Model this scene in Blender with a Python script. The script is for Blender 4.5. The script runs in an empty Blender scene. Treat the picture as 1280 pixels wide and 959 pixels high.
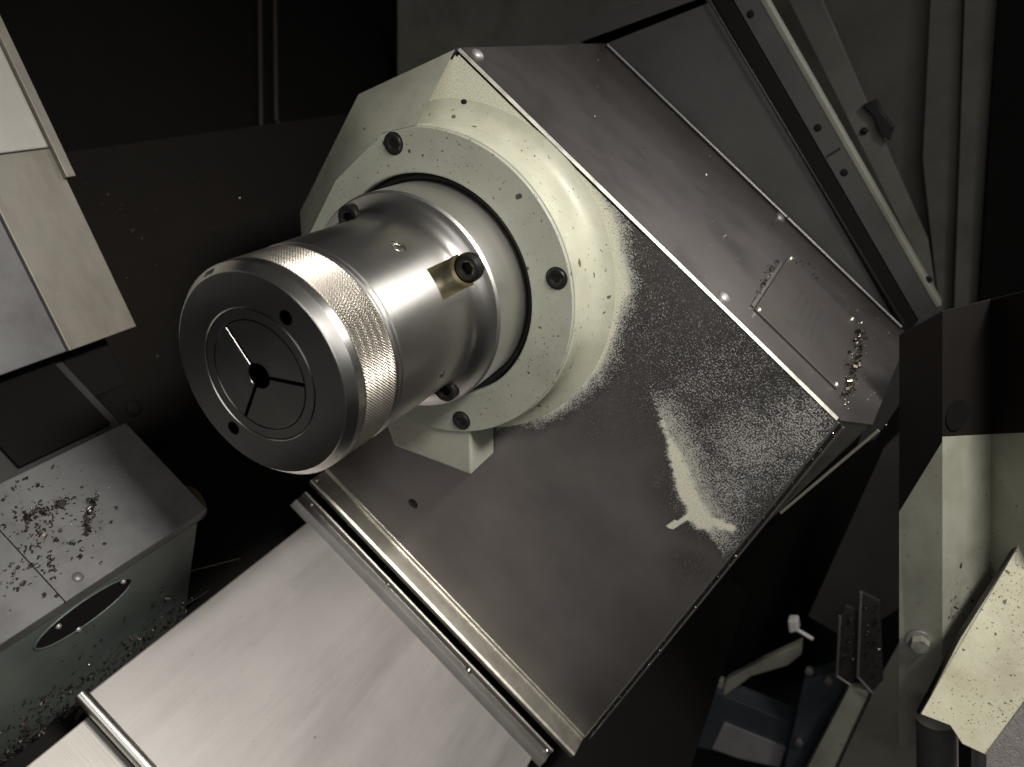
import bpy, bmesh, math, random
from mathutils import Vector, Matrix, noise as mnoise
random.seed(7)
sc = bpy.context.scene
COL = sc.collection
MM = 0.001
# ------------------------------------------------------------------ camera
# world: -Y is the direction the spindle points, Z up, millimetres * 0.001
RX = Vector((0.8765509, 0.4469361, -0.1786243))      # camera right
DN = Vector((0.0, -0.3711218, -0.9285842))           # camera down
FW = Vector((-0.4813092, 0.8139513, -0.3253071))     # camera forward
CAM = Vector((312.562, -438.763, 104.435))
FPX = 960.0
cd = bpy.data.cameras.new('camera'); cam = bpy.data.objects.new('camera', cd); COL.objects.link(cam)
m = Matrix.Identity(4)
for i in range(3):
    m[i][0] = RX[i]; m[i][1] = -DN[i]; m[i][2] = -FW[i]; m[i][3] = CAM[i] * MM
cam.matrix_world = m
cd.sensor_width = 36; cd.lens = 27.0; cd.clip_start = 0.01; cd.clip_end = 20
cd.dof.use_dof = True; cd.dof.focus_distance = 0.50; cd.dof.aperture_fstop = 7.0
sc.camera = cam
# ------------------------------------------------------------------ world, lamps, exposure
w = bpy.data.worlds.new('World'); sc.world = w; w.use_nodes = True
w.node_tree.nodes['Background'].inputs[0].default_value = (1.0, 0.97, 0.92, 1)
w.node_tree.nodes['Background'].inputs[1].default_value = 0.028

def area(name, loc, target, sx, sy, power, col, spread=180):
    l = bpy.data.lights.new(name, 'AREA'); l.shape = 'RECTANGLE'; l.size = sx; l.size_y = sy
    l.energy = power; l.color = col; l.spread = math.radians(spread)
    o = bpy.data.objects.new(name, l); COL.objects.link(o)
    o.location = Vector(loc) * MM
    o.rotation_euler = (Vector(target) - Vector(loc)).to_track_quat('-Z', 'Y').to_euler()
    return o
area('work_lamp', (700, -190, 410), (40, -60, -150), 0.26, 0.10, 2.7, (1.0, 0.965, 0.895), 90)     # machine's own lamp, on the right
area('open_door', (700, -1150, 380), (60, 0, -60), 1.2, 0.9, 4.6, (1.0, 0.975, 0.94), 180)          # shop light through the open door behind the camera
area('rear_reflection_light', (620, 520, 330), (60, -80, -10), 0.46, 0.36, 0.36, (1.0, 0.97, 0.92), 70)            # added light at the back right, for reflections on chuck and top panel
sc.view_settings.view_transform = 'Standard'; sc.view_settings.look = 'None'
sc.view_settings.exposure = 0.0; sc.view_settings.gamma = 1.0
sc.view_settings.use_curve_mapping = False
sc.render.engine = 'CYCLES'
sc.cycles.max_bounces = 8

# ------------------------------------------------------------------ frames
AU = Vector((0.6457125, 0.0, -0.7635806))            # down the slant of the bed
AN = Vector((0.7635806, 0.0, 0.6457125))             # square off the slant
YY = Vector((0, 1, 0))
O0 = Vector((35.908, 0.0, 151.879))                  # upper corner of the housing front
def U(u, Y, v): return O0 + AU * u + AN * v + YY * Y
def ray(x, y): return RX * ((x - 640) / FPX) + DN * ((y - 479.5) / FPX) + FW
def onpl(x, y, n, d):
    r = ray(x, y); return CAM + r * ((d - n.dot(CAM)) / n.dot(r))
def PY(x, y, Y): return onpl(x, y, YY, Y)
def PV(x, y, v): return onpl(x, y, AN, AN.dot(O0) + v)
def proj(p):
    d = p - CAM; z = d.dot(FW); return d.dot(RX) / z * FPX + 640, d.dot(DN) / z * FPX + 479.5
def toUV(p): q = p - O0; return q.dot(AU), q.dot(AN)
D80 = Vector((-0.1714, 0, 0.9852)); N80 = Vector((0.9852, 0, 0.1714))

# ------------------------------------------------------------------ materials
class NT:
    def __init__(s, name):
        s.m = bpy.data.materials.new(name); s.m.use_nodes = True
        s.t = s.m.node_tree; s.n = s.t.nodes; s.n.clear()
        s.out = s.n.new('ShaderNodeOutputMaterial'); s.b = s.n.new('ShaderNodeBsdfPrincipled')
        s.t.links.new(s.b.outputs[0], s.out.inputs[0])
        s.pos = s.n.new('ShaderNodeNewGeometry').outputs['Position']
    def link(s, a, b): s.t.links.new(a, b)
    def val(s, sock, x):
        if hasattr(x, 'is_linked') or hasattr(x, 'links'): s.link(x, sock)
        else:
            if isinstance(x, (tuple, list)) and len(x) == 3 and sock.type == 'RGBA': x = (*x, 1)
            sock.default_value = x
    def math(s, op, a, b=0.0, c=None):
        n = s.n.new('ShaderNodeMath'); n.operation = op; s.val(n.inputs[0], a); s.val(n.inputs[1], b)
        if c is not None: s.val(n.inputs[2], c)
        return n.outputs[0]
    def dot(s, a, v):
        n = s.n.new('ShaderNodeVectorMath'); n.operation = 'DOT_PRODUCT'; s.val(n.inputs[0], a); n.inputs[1].default_value = v
        return n.outputs['Value']
    def comb(s, x, y, z):
        n = s.n.new('ShaderNodeCombineXYZ')
        for i, k in enumerate((x, y, z)): s.val(n.inputs[i], k)
        return n.outputs[0]
    def noise(s, vec, scale, detail=3, rough=0.55):
        n = s.n.new('ShaderNodeTexNoise'); s.link(vec, n.inputs['Vector'])
        n.inputs['Scale'].default_value = scale; n.inputs['Detail'].default_value = detail; n.inputs['Roughness'].default_value = rough
        return n.outputs['Fac']
    def ramp(s, x, a, b, lo=0.0, hi=1.0):
        n = s.n.new('ShaderNodeMapRange'); n.inputs[1].default_value = a; n.inputs[2].default_value = b
        n.inputs[3].default_value = lo; n.inputs[4].default_value = hi; s.val(n.inputs[0], x); return n.outputs[0]
    def mix(s, f, a, b):
        n = s.n.new('ShaderNodeMix'); n.data_type = 'RGBA'; s.val(n.inputs[0], f); s.val(n.inputs[6], a); s.val(n.inputs[7], b)
        return n.outputs[2]
    def bump(s, h, strength, dist):
        n = s.n.new('ShaderNodeBump'); n.inputs['Strength'].default_value = strength; n.inputs['Distance'].default_value = dist
        s.link(h, n.inputs['Height']); s.link(n.outputs[0], s.b.inputs['Normal']); return n
    def set(s, **k):
        for a, x in k.items(): s.val(s.b.inputs[a.replace('_', ' ')], x)
    def uvy(s): return s.comb(s.dot(s.pos, AU), s.dot(s.pos, YY), s.dot(s.pos, AN))

def simple(name, c1, c2, metal, rough, scale=30, rvar=0.12, bump=0.15, specks=0.0, speckc=(0.03, 0.025, 0.02), specksc=420, brush=None, bdist=0.0004, spec=0.5, stain=0.0, stainc=(0.10, 0.08, 0.06), stax=(1, 1, 1)):
    t = NT(name); p = t.uvy()
    n1 = t.noise(p, scale, 5, 0.6); col = t.mix(t.ramp(n1, 0.3, 0.7), c1, c2)
    r = t.math('ADD', rough - rvar / 2, t.math('MULTIPLY', t.noise(p, scale * 2.3, 4), rvar))
    if stain > 0:
        sv = t.n.new('ShaderNodeVectorMath'); sv.operation = 'MULTIPLY'; t.link(p, sv.inputs[0]); sv.inputs[1].default_value = stax
        sn = t.noise(sv.outputs[0], 16, 6, 0.68); sm_ = t.ramp(sn, 0.46, 0.74, 0, stain)
        col = t.mix(sm_, col, stainc); r = t.math('ADD', r, t.math('MULTIPLY', sm_, -0.12))
        hv = t.n.new('ShaderNodeVectorMath'); hv.operation = 'MULTIPLY'; t.link(p, hv.inputs[0]); hv.inputs[1].default_value = (stax[0] * 900, stax[1] * 40, stax[2] * 900)
        sc_ = t.ramp(t.noise(hv.outputs[0], 1, 1, 0.3), 0.71, 0.77, 0, 0.16); col = t.mix(sc_, col, (min(1, c1[0] * 1.5), min(1, c1[1] * 1.5), min(1, c1[2] * 1.5)))
    if specks > 0:
        big = t.noise(p, scale * 0.8, 2)
        s1 = t.noise(p, specksc, 2, 0.5)
        mk = t.ramp(t.math('ADD', s1, t.math('MULTIPLY', big, 0.16)), 0.86 - specks, 0.90 - specks)
        s2 = t.noise(p, specksc * 0.3, 1, 0.4)
        mk = t.math('MAXIMUM', mk, t.ramp(s2, 0.80 - specks * 0.5, 0.815 - specks * 0.5))
        col = t.mix(mk, col, speckc); r = t.math('ADD', r, t.math('MULTIPLY', mk, 0.1))
        h = t.math('SUBTRACT', t.noise(p, 350, 3), t.math('MULTIPLY', mk, 0.8))
    elif brush is not None:
        bx = [1, 1, 1]; bx[brush] = 0.015
        n = t.n.new('ShaderNodeVectorMath'); n.operation = 'MULTIPLY'; t.link(p, n.inputs[0]); n.inputs[1].default_value = bx
        h = t.noise(n.outputs[0], 1300, 3, 0.6)
        col = t.mix(t.math('MULTIPLY', h, 0.35), col, (c1[0] * .5, c1[1] * .5, c1[2] * .5))
    else: h = t.noise(p, 500, 4, 0.6)
    t.set(Base_Color=col, Metallic=metal, Roughness=r, Specular_IOR_Level=spec); t.bump(h, bump, bdist)
    return t.m

M = {}
CR1, CR2 = (0.42, 0.42, 0.35), (0.35, 0.35, 0.285)
M['cream'] = simple('cream_paint', (0.35, 0.355, 0.30), (0.285, 0.29, 0.24), 0.0, 0.45, 24, 0.2, 0.3, 0.12, (0.045, 0.04, 0.033), 420, stain=0.4, stainc=(0.20, 0.19, 0.145))
M['cream_boss'] = simple('cream_boss', (0.45, 0.45, 0.36), (0.36, 0.36, 0.285), 0.0, 0.45, 30, 0.2, 0.3, 0.10, (0.10, 0.09, 0.06), 330, stain=0.55, stainc=(0.25, 0.235, 0.16))
M['cream_clean'] = simple('cream_paint_clean', (0.38, 0.38, 0.315), (0.29, 0.29, 0.235), 0.0, 0.42, 16, 0.12, 0.2, 0.07, (0.05, 0.045, 0.035), 330, stain=0.45, stainc=(0.20, 0.19, 0.14))
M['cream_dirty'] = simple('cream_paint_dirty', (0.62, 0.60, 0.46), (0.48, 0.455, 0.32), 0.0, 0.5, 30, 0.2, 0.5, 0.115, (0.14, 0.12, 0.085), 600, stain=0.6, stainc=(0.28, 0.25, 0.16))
M['cream_shaded'] = simple('cream_paint_shaded', (0.18, 0.175, 0.145), (0.115, 0.112, 0.092), 0.0, 0.6, 6, 0.2, 0.1, stain=0.6, stainc=(0.06, 0.055, 0.04))  # cream darkened for the background; its shade is put into the colour
M['brown_sheet'] = simple('brown_sheet', (0.165, 0.149, 0.145), (0.11, 0.10, 0.098), 0.75, 0.38, 5, 0.18, 0.05, stain=0.5, stainc=(0.07, 0.064, 0.062))
M['slate_sheet'] = simple('slate_sheet', (0.10, 0.096, 0.094), (0.07, 0.067, 0.065), 0.6, 0.42, 6, 0.12, 0.05, stain=0.4, stainc=(0.05, 0.047, 0.045))
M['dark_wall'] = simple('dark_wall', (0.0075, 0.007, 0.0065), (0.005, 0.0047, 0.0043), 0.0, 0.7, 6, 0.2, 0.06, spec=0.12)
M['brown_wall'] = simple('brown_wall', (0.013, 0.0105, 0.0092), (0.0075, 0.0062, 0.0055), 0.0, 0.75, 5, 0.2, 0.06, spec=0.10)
M['black'] = simple('black_rubber', (0.010, 0.010, 0.010), (0.014, 0.0135, 0.013), 0.0, 0.4, 40, 0.15, 0.1, spec=0.3)
M['black_oxide'] = simple('black_oxide', (0.010, 0.010, 0.0095), (0.016, 0.015, 0.014), 0.0, 0.36, 90, 0.15, 0.15, spec=0.25)
M['bright'] = simple('bright_steel', (0.62, 0.60, 0.56), (0.52, 0.50, 0.46), 1.0, 0.28, 60, 0.15, 0.05)
M['ledge'] = simple('ledge_steel', (0.56, 0.53, 0.46), (0.40, 0.38, 0.33), 0.9, 0.36, 60, 0.2, 0.1, brush=1)
M['worn_lip'] = simple('worn_lip', (0.58, 0.56, 0.50), (0.25, 0.24, 0.21), 0.5, 0.42, 90, 0.15, 0.05)
M['cover'] = simple('cover_steel', (0.43, 0.405, 0.395), (0.32, 0.30, 0.29), 0.65, 0.48, 5, 0.2, 0.04, brush=1, stain=0.55, stainc=(0.18, 0.166, 0.16), stax=(1.5, 0.22, 1.0))
M['cover_dark'] = simple('cover_dark', (0.20, 0.19, 0.18), (0.16, 0.15, 0.14), 0.8, 0.42, 30, 0.1, 0.05)
M['brushed'] = simple('brushed_steel', (0.50, 0.48, 0.44), (0.42, 0.40, 0.37), 0.4, 0.5, 12, 0.1, 0.25, brush=0)
M['block'] = simple('block_steel', (0.27, 0.25, 0.215), (0.205, 0.19, 0.165), 0.3, 0.5, 12, 0.15, 0.08, stain=0.7, stainc=(0.12, 0.10, 0.07), stax=(0.6, 1.6, 0.5))
M['block_grey'] = simple('block_grey', (0.195, 0.192, 0.195), (0.145, 0.143, 0.146), 0.35, 0.46, 12, 0.15, 0.08, stain=0.7, stainc=(0.08, 0.073, 0.066))
M['green_iron'] = simple('green_iron', (0.105, 0.12, 0.108), (0.06, 0.072, 0.064), 0.1, 0.36, 14, 0.2, 0.15)
M['blue_paint'] = simple('blue_paint', (0.085, 0.10, 0.115), (0.055, 0.064, 0.075), 0.1, 0.38, 14, 0.2, 0.1)
M['blue_grey'] = simple('blue_grey', (0.55, 0.53, 0.54), (0.40, 0.39, 0.40), 0.3, 0.4, 20, 0.2, 0.1)
M['chrome'] = simple('chrome_rod', (0.55, 0.55, 0.55), (0.50, 0.50, 0.50), 0.9, 0.26, 30, 0.06, 0.02)
M['white_plastic'] = simple('white_plastic', (0.78, 0.76, 0.72), (0.7, 0.68, 0.64), 0.0, 0.4, 30, 0.1, 0.02)
M['swarf'] = simple('swarf_metal', (0.25, 0.215, 0.185), (0.13, 0.11, 0.095), 0.95, 0.25, 300, 0.2, 0.1)
M['swarf_dark'] = simple('swarf_dark', (0.16, 0.13, 0.11), (0.05, 0.042, 0.036), 0.6, 0.25, 300, 0.2, 0.1)
M['fleck'] = simple('fleck_metal', (0.70, 0.66, 0.60), (0.55, 0.52, 0.46), 0.9, 0.3, 300, 0.2, 0.05)
M['nameplate'] = simple('nameplate', (0.12, 0.105, 0.10), (0.10, 0.088, 0.082), 0.6, 0.36, 30, 0.1, 0.05)
M['rust'] = simple('rusty_iron', (0.12, 0.075, 0.035), (0.06, 0.04, 0.022), 0.1, 0.6, 60, 0.2, 0.3)
M['gravel'] = simple('pale_swarf_bed', (0.72, 0.66, 0.65), (0.50, 0.45, 0.44), 0.1, 0.45, 160, 0.2, 0.8, bdist=0.002)

def turned(name, c, rough, ring=900.0, aniso=0.0, bump=0.05, face=False):
    """machined on a lathe: fine circular tool marks about the spindle axis"""
    t = NT(name)
    x = t.n.new('ShaderNodeSeparateXYZ'); t.link(t.pos, x.inputs[0])
    rr = t.math('SQRT', t.math('ADD', t.math('MULTIPLY', x.outputs[0], x.outputs[0]), t.math('MULTIPLY', x.outputs[2], x.outputs[2])))
    an = t.math('ARCTAN2', x.outputs[2], x.outputs[0])
    axial = rr if face else x.outputs[1]
    v = t.comb(t.math('MULTIPLY', axial, 1.0), t.math('MULTIPLY', an, 0.0009), 0.0)
    h = t.noise(v, ring, 4, 0.65)
    blot = t.noise(t.pos, 40, 4, 0.6)
    col = t.mix(t.math('MULTIPLY', h, 0.45), c, tuple(k * 0.55 for k in c))
    col = t.mix(t.ramp(blot, 0.45, 0.75, 0, 0.12), col, tuple(k * 0.6 for k in c))
    t.set(Base_Color=col, Metallic=1.0, Roughness=t.math('ADD', rough - 0.05, t.math('MULTIPLY', blot, 0.1)))
    if aniso:
        tn = t.n.new('ShaderNodeTangent'); tn.direction_type = 'RADIAL'; tn.axis = 'Y'
        t.link(tn.outputs[0], t.b.inputs['Tangent']); t.b.inputs['Anisotropic'].default_value = aniso
    t.bump(h, bump, 0.0003); return t.m
M['nose'] = turned('nose_steel', (0.74, 0.72, 0.70), 0.40)
M['turned'] = turned('turned_steel', (0.57, 0.55, 0.53), 0.30)
M['polished'] = turned('polished_steel', (0.72, 0.70, 0.67), 0.27)
M['face'] = turned('faced_steel', (0.20, 0.19, 0.18), 0.24, ring=1400, aniso=0.6, face=True)
M['knurl'] = simple('knurled_steel', (0.40, 0.365, 0.32), (0.32, 0.295, 0.26), 1.0, 0.36, 60, 0.1, 0.02)
M['pocket'] = simple('tinted_pocket', (0.46, 0.43, 0.34), (0.38, 0.34, 0.22), 1.0, 0.34, 120, 0.1, 0.03)  # yellow tint: reflected coolant put into the pocket colour

def front_plate_mat():
    """dark worn sheet; cream overspray survives as speckle, its density carried by the 'paint' attribute"""
    t = NT('worn_front_plate'); p = t.uvy()
    a = t.n.new('ShaderNodeAttribute'); a.attribute_name = 'paint'; den = a.outputs['Fac']
    n1 = t.noise(p, 850, 3, 0.65); n2 = t.noise(p, 240, 3, 0.6); n3 = t.noise(p, 60, 4, 0.6)
    nn = t.math('ADD', t.math('MULTIPLY', t.ramp(n1, 0.33, 0.67), 0.72), t.math('ADD', t.math('MULTIPLY', t.ramp(n2, 0.3, 0.7), 0.18), t.math('MULTIPLY', n3, 0.10)))
    k = t.math('SUBTRACT', nn, t.ramp(den, 0, 1, 1.0, 0.0))
    mk0 = t.ramp(k, -0.16, 0.24); mk = t.math('MAXIMUM', t.math('MULTIPLY', t.math('MULTIPLY', mk0, mk0), 0.85), t.math('MULTIPLY', t.ramp(k, -0.04, 0.14), t.ramp(den, 0.45, 0.8)))
    base = t.mix(t.ramp(t.noise(p, 9, 4, 0.6), 0.3, 0.7), (0.22, 0.204, 0.198), (0.14, 0.13, 0.126))
    base = t.mix(t.ramp(den, 0.08, 0.4), base, (0.085, 0.079, 0.077))
    cr = t.mix(t.ramp(den, 0.6, 0.9), (0.43, 0.422, 0.40), t.mix(t.ramp(n1, 0.35, 0.6), (0.50, 0.49, 0.375), (0.70, 0.69, 0.56)))
    scr = t.ramp(t.noise(p, 260, 2, 0.5), 0.735, 0.76)
    col = t.mix(t.math('MULTIPLY', scr, mk), t.mix(mk, base, cr), (0.06, 0.05, 0.04))
    t.set(Base_Color=col, Metallic=t.ramp(mk, 0, 1, 0.75, 0.0), Roughness=t.math('ADD', t.ramp(mk, 0, 1, 0.44, 0.50), t.math('MULTIPLY', n3, 0.06)))
    t.bump(mk, 0.5, 0.0003); return t.m
M['front'] = front_plate_mat()

# ------------------------------------------------------------------ mesh helpers (world millimetres in, metres out)
def mesh_from(verts, faces, smooth=False, sharp=35, uv=None):
    me = bpy.data.meshes.new('m'); me.from_pydata([Vector(v) * MM for v in verts], [], faces); me.update()
    if smooth:
        me.polygons.foreach_set('use_smooth', [True] * len(me.polygons))
        me.set_sharp_from_angle(angle=math.radians(sharp))
    return me
def fix(me, bevel=0.0, seg=2, smooth_after=False):
    bm = bmesh.new(); bm.from_mesh(me)
    bmesh.ops.remove_doubles(bm, verts=bm.verts, dist=1e-7)
    bmesh.ops.recalc_face_normals(bm, faces=bm.faces)
    if bevel > 0:
        ed = [e for e in bm.edges if len(e.link_faces) == 2 and e.calc_face_angle(0) > math.radians(25)]
        bmesh.ops.bevel(bm, geom=ed, offset=bevel * MM, segments=seg, profile=0.5, affect='EDGES', clamp_overlap=True)
    bm.to_mesh(me); bm.free()
    if smooth_after:
        me.polygons.foreach_set('use_smooth', [True] * len(me.polygons)); me.set_sharp_from_angle(angle=math.radians(12))
    return me
def link(name, me, mat, parent=None):
    n = len(me.vertices); c = Vector((0, 0, 0))
    if n:
        xs = [v.co for v in me.vertices]
        c = Vector([(min(k[i] for k in xs) + max(k[i] for k in xs)) / 2 for i in range(3)])
    me.transform(Matrix.Translation(-c)); me.name = name
    o = bpy.data.objects.new(name, me); COL.objects.link(o)
    if mat is not None and not me.materials: me.materials.append(M[mat] if isinstance(mat, str) else mat)
    if parent is not None:
        o.parent = parent; base = Vector((0, 0, 0)); q = parent
        while q is not None: base += q.location; q = q.parent
        o.location = c - base
    else: o.location = c
    return o
def thing(name, label, cat, loc, group=None):
    o = bpy.data.objects.new(name, None); COL.objects.link(o); o.location = Vector(loc) * MM; o.empty_display_size = 0.02
    o['label'] = label; o['category'] = cat
    if group: o['group'] = group
    return o
def tag(o, label, cat, group=None):
    o['label'] = label; o['category'] = cat
    if group: o['group'] = group
    return o
def kind(o, k, label=None):
    o['kind'] = k
    if label: o['label'] = label
    return o
def prism(poly, off, bevel=0.0, seg=2):
    """closed prism: polygon of points swept by the vector off"""
    poly = [Vector(p) for p in poly]; n = len(poly); off = Vector(off)
    vs = poly + [p + off for p in poly]
    fs = [tuple(range(n - 1, -1, -1)), tuple(range(n, 2 * n))] + [(i, (i + 1) % n, n + (i + 1) % n, n + i) for i in range(n)]
    return fix(mesh_from(vs, fs), bevel, seg, bevel > 0)
def box_uvy(u0, u1, y0, y1, v0, v1, bevel=0.0):
    return prism([U(u0, y0, v0), U(u1, y0, v0), U(u1, y1, v0), U(u0, y1, v0)], AN * (v1 - v0), bevel)
def hexa(a, b, bevel=0.0):
    """solid between two quads"""
    vs = list(a) + list(b); n = len(a)
    fs = [tuple(range(n - 1, -1, -1)), tuple(range(n, 2 * n))] + [(i, (i + 1) % n, n + (i + 1) % n, n + i) for i in range(n)]
    return fix(mesh_from(vs, fs), bevel, 2, bevel > 0)
def basis(ax):
    ax = Vector(ax).normalized(); t = Vector((0, 0, 1)) if abs(ax.z) < 0.9 else Vector((1, 0, 0))
    a = ax.cross(t).normalized(); return ax, a, ax.cross(a)
def tube(p0, p1, r, seg=24, r2=None, bevel=0.0):
    p0, p1 = Vector(p0), Vector(p1); ax, a, b = basis(p1 - p0); r2 = r if r2 is None else r2
    vs = [p0 + (a * math.cos(k) + b * math.sin(k)) * r for k in (2 * math.pi * i / seg for i in range(seg))]
    vs += [p1 + (a * math.cos(k) + b * math.sin(k)) * r2 for k in (2 * math.pi * i / seg for i in range(seg))]
    fs = [tuple(range(seg - 1, -1, -1)), tuple(range(seg, 2 * seg))] + [(i, (i + 1) % seg, seg + (i + 1) % seg, seg + i) for i in range(seg)]
    me = fix(mesh_from(vs, fs), bevel, 2)
    me.polygons.foreach_set('use_smooth', [True] * len(me.polygons)); me.set_sharp_from_angle(angle=math.radians(20 if seg >= 20 else 38))
    return me
def lathe(prof, seg=160, closed=True, ax0=Vector((0, 0, 0)), axis=Vector((0, -1, 0)), sharp=32):
    """profile of (distance forward along the axis, radius); closed ring profile"""
    ax, a, b = basis(axis); vs = []; n = len(prof)
    for i in range(seg):
        k = 2 * math.pi * i / seg; d = a * math.cos(k) + b * math.sin(k)
        for (y, r) in prof: vs.append(ax0 + ax * y + d * r)
    fs = []
    for i in range(seg):
        j = (i + 1) % seg
        for q in range(n if closed else n - 1):
            s = (q + 1) % n; fs.append((i * n + q, i * n + s, j * n + s, j * n + q))
    me = fix(mesh_from(vs, fs))
    me.polygons.foreach_set('use_smooth', [True] * len(me.polygons)); me.set_sharp_from_angle(angle=math.radians(sharp))
    return me
def boolean(me, cutters, mats, sharp=32):
    a = bpy.data.objects.new('t', me); COL.objects.link(a)
    for k in mats: me.materials.append(M[k])
    cs = []
    for c in cutters:
        for k in mats: c.materials.append(M[k])
        c.polygons.foreach_set('material_index', [len(mats) - 1] * len(c.polygons))
        o = bpy.data.objects.new('c', c); COL.objects.link(o); cs.append(o)
        md = a.modifiers.new('b', 'BOOLEAN'); md.operation = 'DIFFERENCE'; md.object = o; md.solver = 'EXACT'
    bpy.context.view_layer.update()
    r = bpy.data.meshes.new_from_object(a.evaluated_get(bpy.context.evaluated_depsgraph_get()))
    for o in [a] + cs: bpy.data.objects.remove(o)
    r.polygons.foreach_set('use_smooth', [True] * len(r.polygons)); r.set_sharp_from_angle(angle=math.radians(sharp))
    return r
def join(*mes):
    bm = bmesh.new()
    for q in mes: bm.from_mesh(q)
    me = bpy.data.meshes.new('j'); bm.to_mesh(me); bm.free(); return me

def socket_screw(name, p, ax, r, h, parent, mat='black_oxide', hexr=None, depth=None):
    """cap head with a real hexagon socket; p = centre of the top of the head, ax = outward"""
    ax, a, b = basis(ax); p = Vector(p); hexr = hexr or r * 0.52; depth = depth or h * 0.92; seg = 36; c = r * 0.12
    ring = lambda rad, off, n, ph=0: [p + ax * off + (a * math.cos(2 * math.pi * i / n + ph) + b * math.sin(2 * math.pi * i / n + ph)) * rad for i in range(n)]
    vs = ring(r, -h, seg) + ring(r, -c, seg) + ring(r - c, 0, seg) + ring(hexr * 1.12, 0, seg)
    fs = []
    for L in range(3):
        for i in range(seg):
            j = (i + 1) % seg; fs.append((L * seg + i, L * seg + j, (L + 1) * seg + j, (L + 1) * seg + i))
    hx = []
    for off in (-r * 0.07, -depth):
        for i in range(seg):
            th = 2 * math.pi * i / seg; s = ((th % (math.pi / 3)) - math.pi / 6); rad = hexr * math.cos(math.pi / 6) / math.cos(s)
            hx.append(p + ax * off + (a * math.cos(th) + b * math.sin(th)) * rad)
    o4 = 4 * seg; vs += hx
    for i in range(seg):
        j = (i + 1) % seg
        fs.append((3 * seg + i, 3 * seg + j, o4 + j, o4 + i)); fs.append((o4 + i, o4 + j, o4 + seg + j, o4 + seg + i))
    fs.append(tuple(o4 + seg + i for i in range(seg - 1, -1, -1))); fs.append(tuple(range(seg)))
    me = fix(mesh_from(vs, fs)); me.polygons.foreach_set('use_smooth', [True] * len(me.polygons)); me.set_sharp_from_angle(angle=math.radians(32))
    return link(name, me, mat, parent)
def dome(name, p, ax, r, h, parent, mat='bright'):
    ax = Vector(ax).normalized()
    prof = [(-h * 0.5, 0.001), (-h * 0.5, r), (0, r), (h * 0.55, r * 0.8), (h * 0.9, r * 0.45), (h, 0.001)]
    return link(name, lathe(prof, 20, True, Vector(p), ax, 60), mat, parent)
def AX(ang, r, y):   # point about the spindle axis; ang in degrees, y = distance forward of the ring face
    return Vector((r * math.cos(math.radians(ang)), -y, r * math.sin(math.radians(ang))))

# ================================================================== THE ENCLOSURE (setting)
def quadwall(name, pts, off, mat, label):
    return kind(link(name, prism(pts, off), mat), 'structure', label)
k_rear = -330.0
def PR(x, y, k=k_rear): return onpl(x, y, N80, k)
# brown splash wall behind and left of the chuck
b0, b1 = PR(195, 565), PR(85, 190)
yA, yB = -560.0, 560.0
zb = D80.dot(b0); zt = D80.dot(b1)
def R80(s, Y, k): return D80 * s + N80 * k + YY * Y
quadwall('splash_wall', [R80(zb, yA, k_rear), R80(zt, yA, k_rear), R80(zt, yB, k_rear), R80(zb, yB, k_rear)], N80 * -6, 'brown_wall', 'dark brown splash wall behind the chuck')
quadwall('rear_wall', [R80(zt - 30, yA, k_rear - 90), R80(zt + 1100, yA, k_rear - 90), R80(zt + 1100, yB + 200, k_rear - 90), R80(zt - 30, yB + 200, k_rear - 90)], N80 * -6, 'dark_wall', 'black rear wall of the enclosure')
quadwall('wall_shelf', [R80(zt - 3, yA, k_rear - 6.5), R80(zt - 3, yA, k_rear - 89), R80(zt - 3, yB, k_rear - 89), R80(zt - 3, yB, k_rear - 6.5)], D80 * 3, 'dark_wall', 'narrow dark shelf at the top of the splash wall')
# far end wall, cream in shadow
YB = 640.0
pw = [PY(497, -60, YB), PY(1330, -60, YB), PY(1330, 560, YB), PY(497, 560, YB)]
quadwall('end_wall', [pw[3], pw[2], pw[1], pw[0]], YY * 8, 'cream_shaded', 'shaded cream end wall of the enclosure')
# black opening to the left of it
pw = [PY(-120, -120, YB + 60), PY(520, -120, YB + 60), PY(520, 700, YB + 60), PY(-120, 700, YB + 60)]
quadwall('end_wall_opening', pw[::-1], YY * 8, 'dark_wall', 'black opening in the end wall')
# machine bed far below
quadwall('machine_bed', [Vector((-900, -900, -760)), Vector((900, -900, -760)), Vector((900, 900, -760)), Vector((-900, 900, -760))], Vector((0, 0, -20)), 'dark_wall', 'dark floor of the machine far below')
# chip trough between the block and the way cover
quadwall('chip_trough', [U(40, -620, -452), U(600, -620, -452), U(600, 500, -452), U(40, 500, -452)], AN * -8, 'dark_wall', 'dark sloping chip trough under the way cover')

# ================================================================== SPINDLE HOUSING
H = thing('spindle_housing', 'dark sheet metal spindle housing with cream boss carrying the chuck', 'spindle housing', U(180, 180, -390))
YF = 40.0
outer = [(0, 0), (346.6, 0), (445.2, -377), (105, -381), (-42, -189), (-45.4, -75.6)]
# front plate as a fine sheet with its paint-density attribute
from math import hypot, exp
def in_poly(x, y, P):
    c = False; j = len(P) - 1
    for i in range(len(P)):
        if (P[i][1] > y) != (P[j][1] > y) and x < (P[j][0] - P[i][0]) * (y - P[i][1]) / (P[j][1] - P[i][1]) + P[i][0]: c = not c
        j = i
    return c
def segd(x, y, a, b):
    dx, dy = b[0] - a[0], b[1] - a[1]; t = max(0, min(1, ((x - a[0]) * dx + (y - a[1]) * dy) / (dx * dx + dy * dy)))
    return hypot(x - a[0] - t * dx, y - a[1] - t * dy), t
def sm(x, a, b):
    t = max(0.0, min(1.0, (x - a) / (b - a))); return t * t * (3 - 2 * t)
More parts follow.
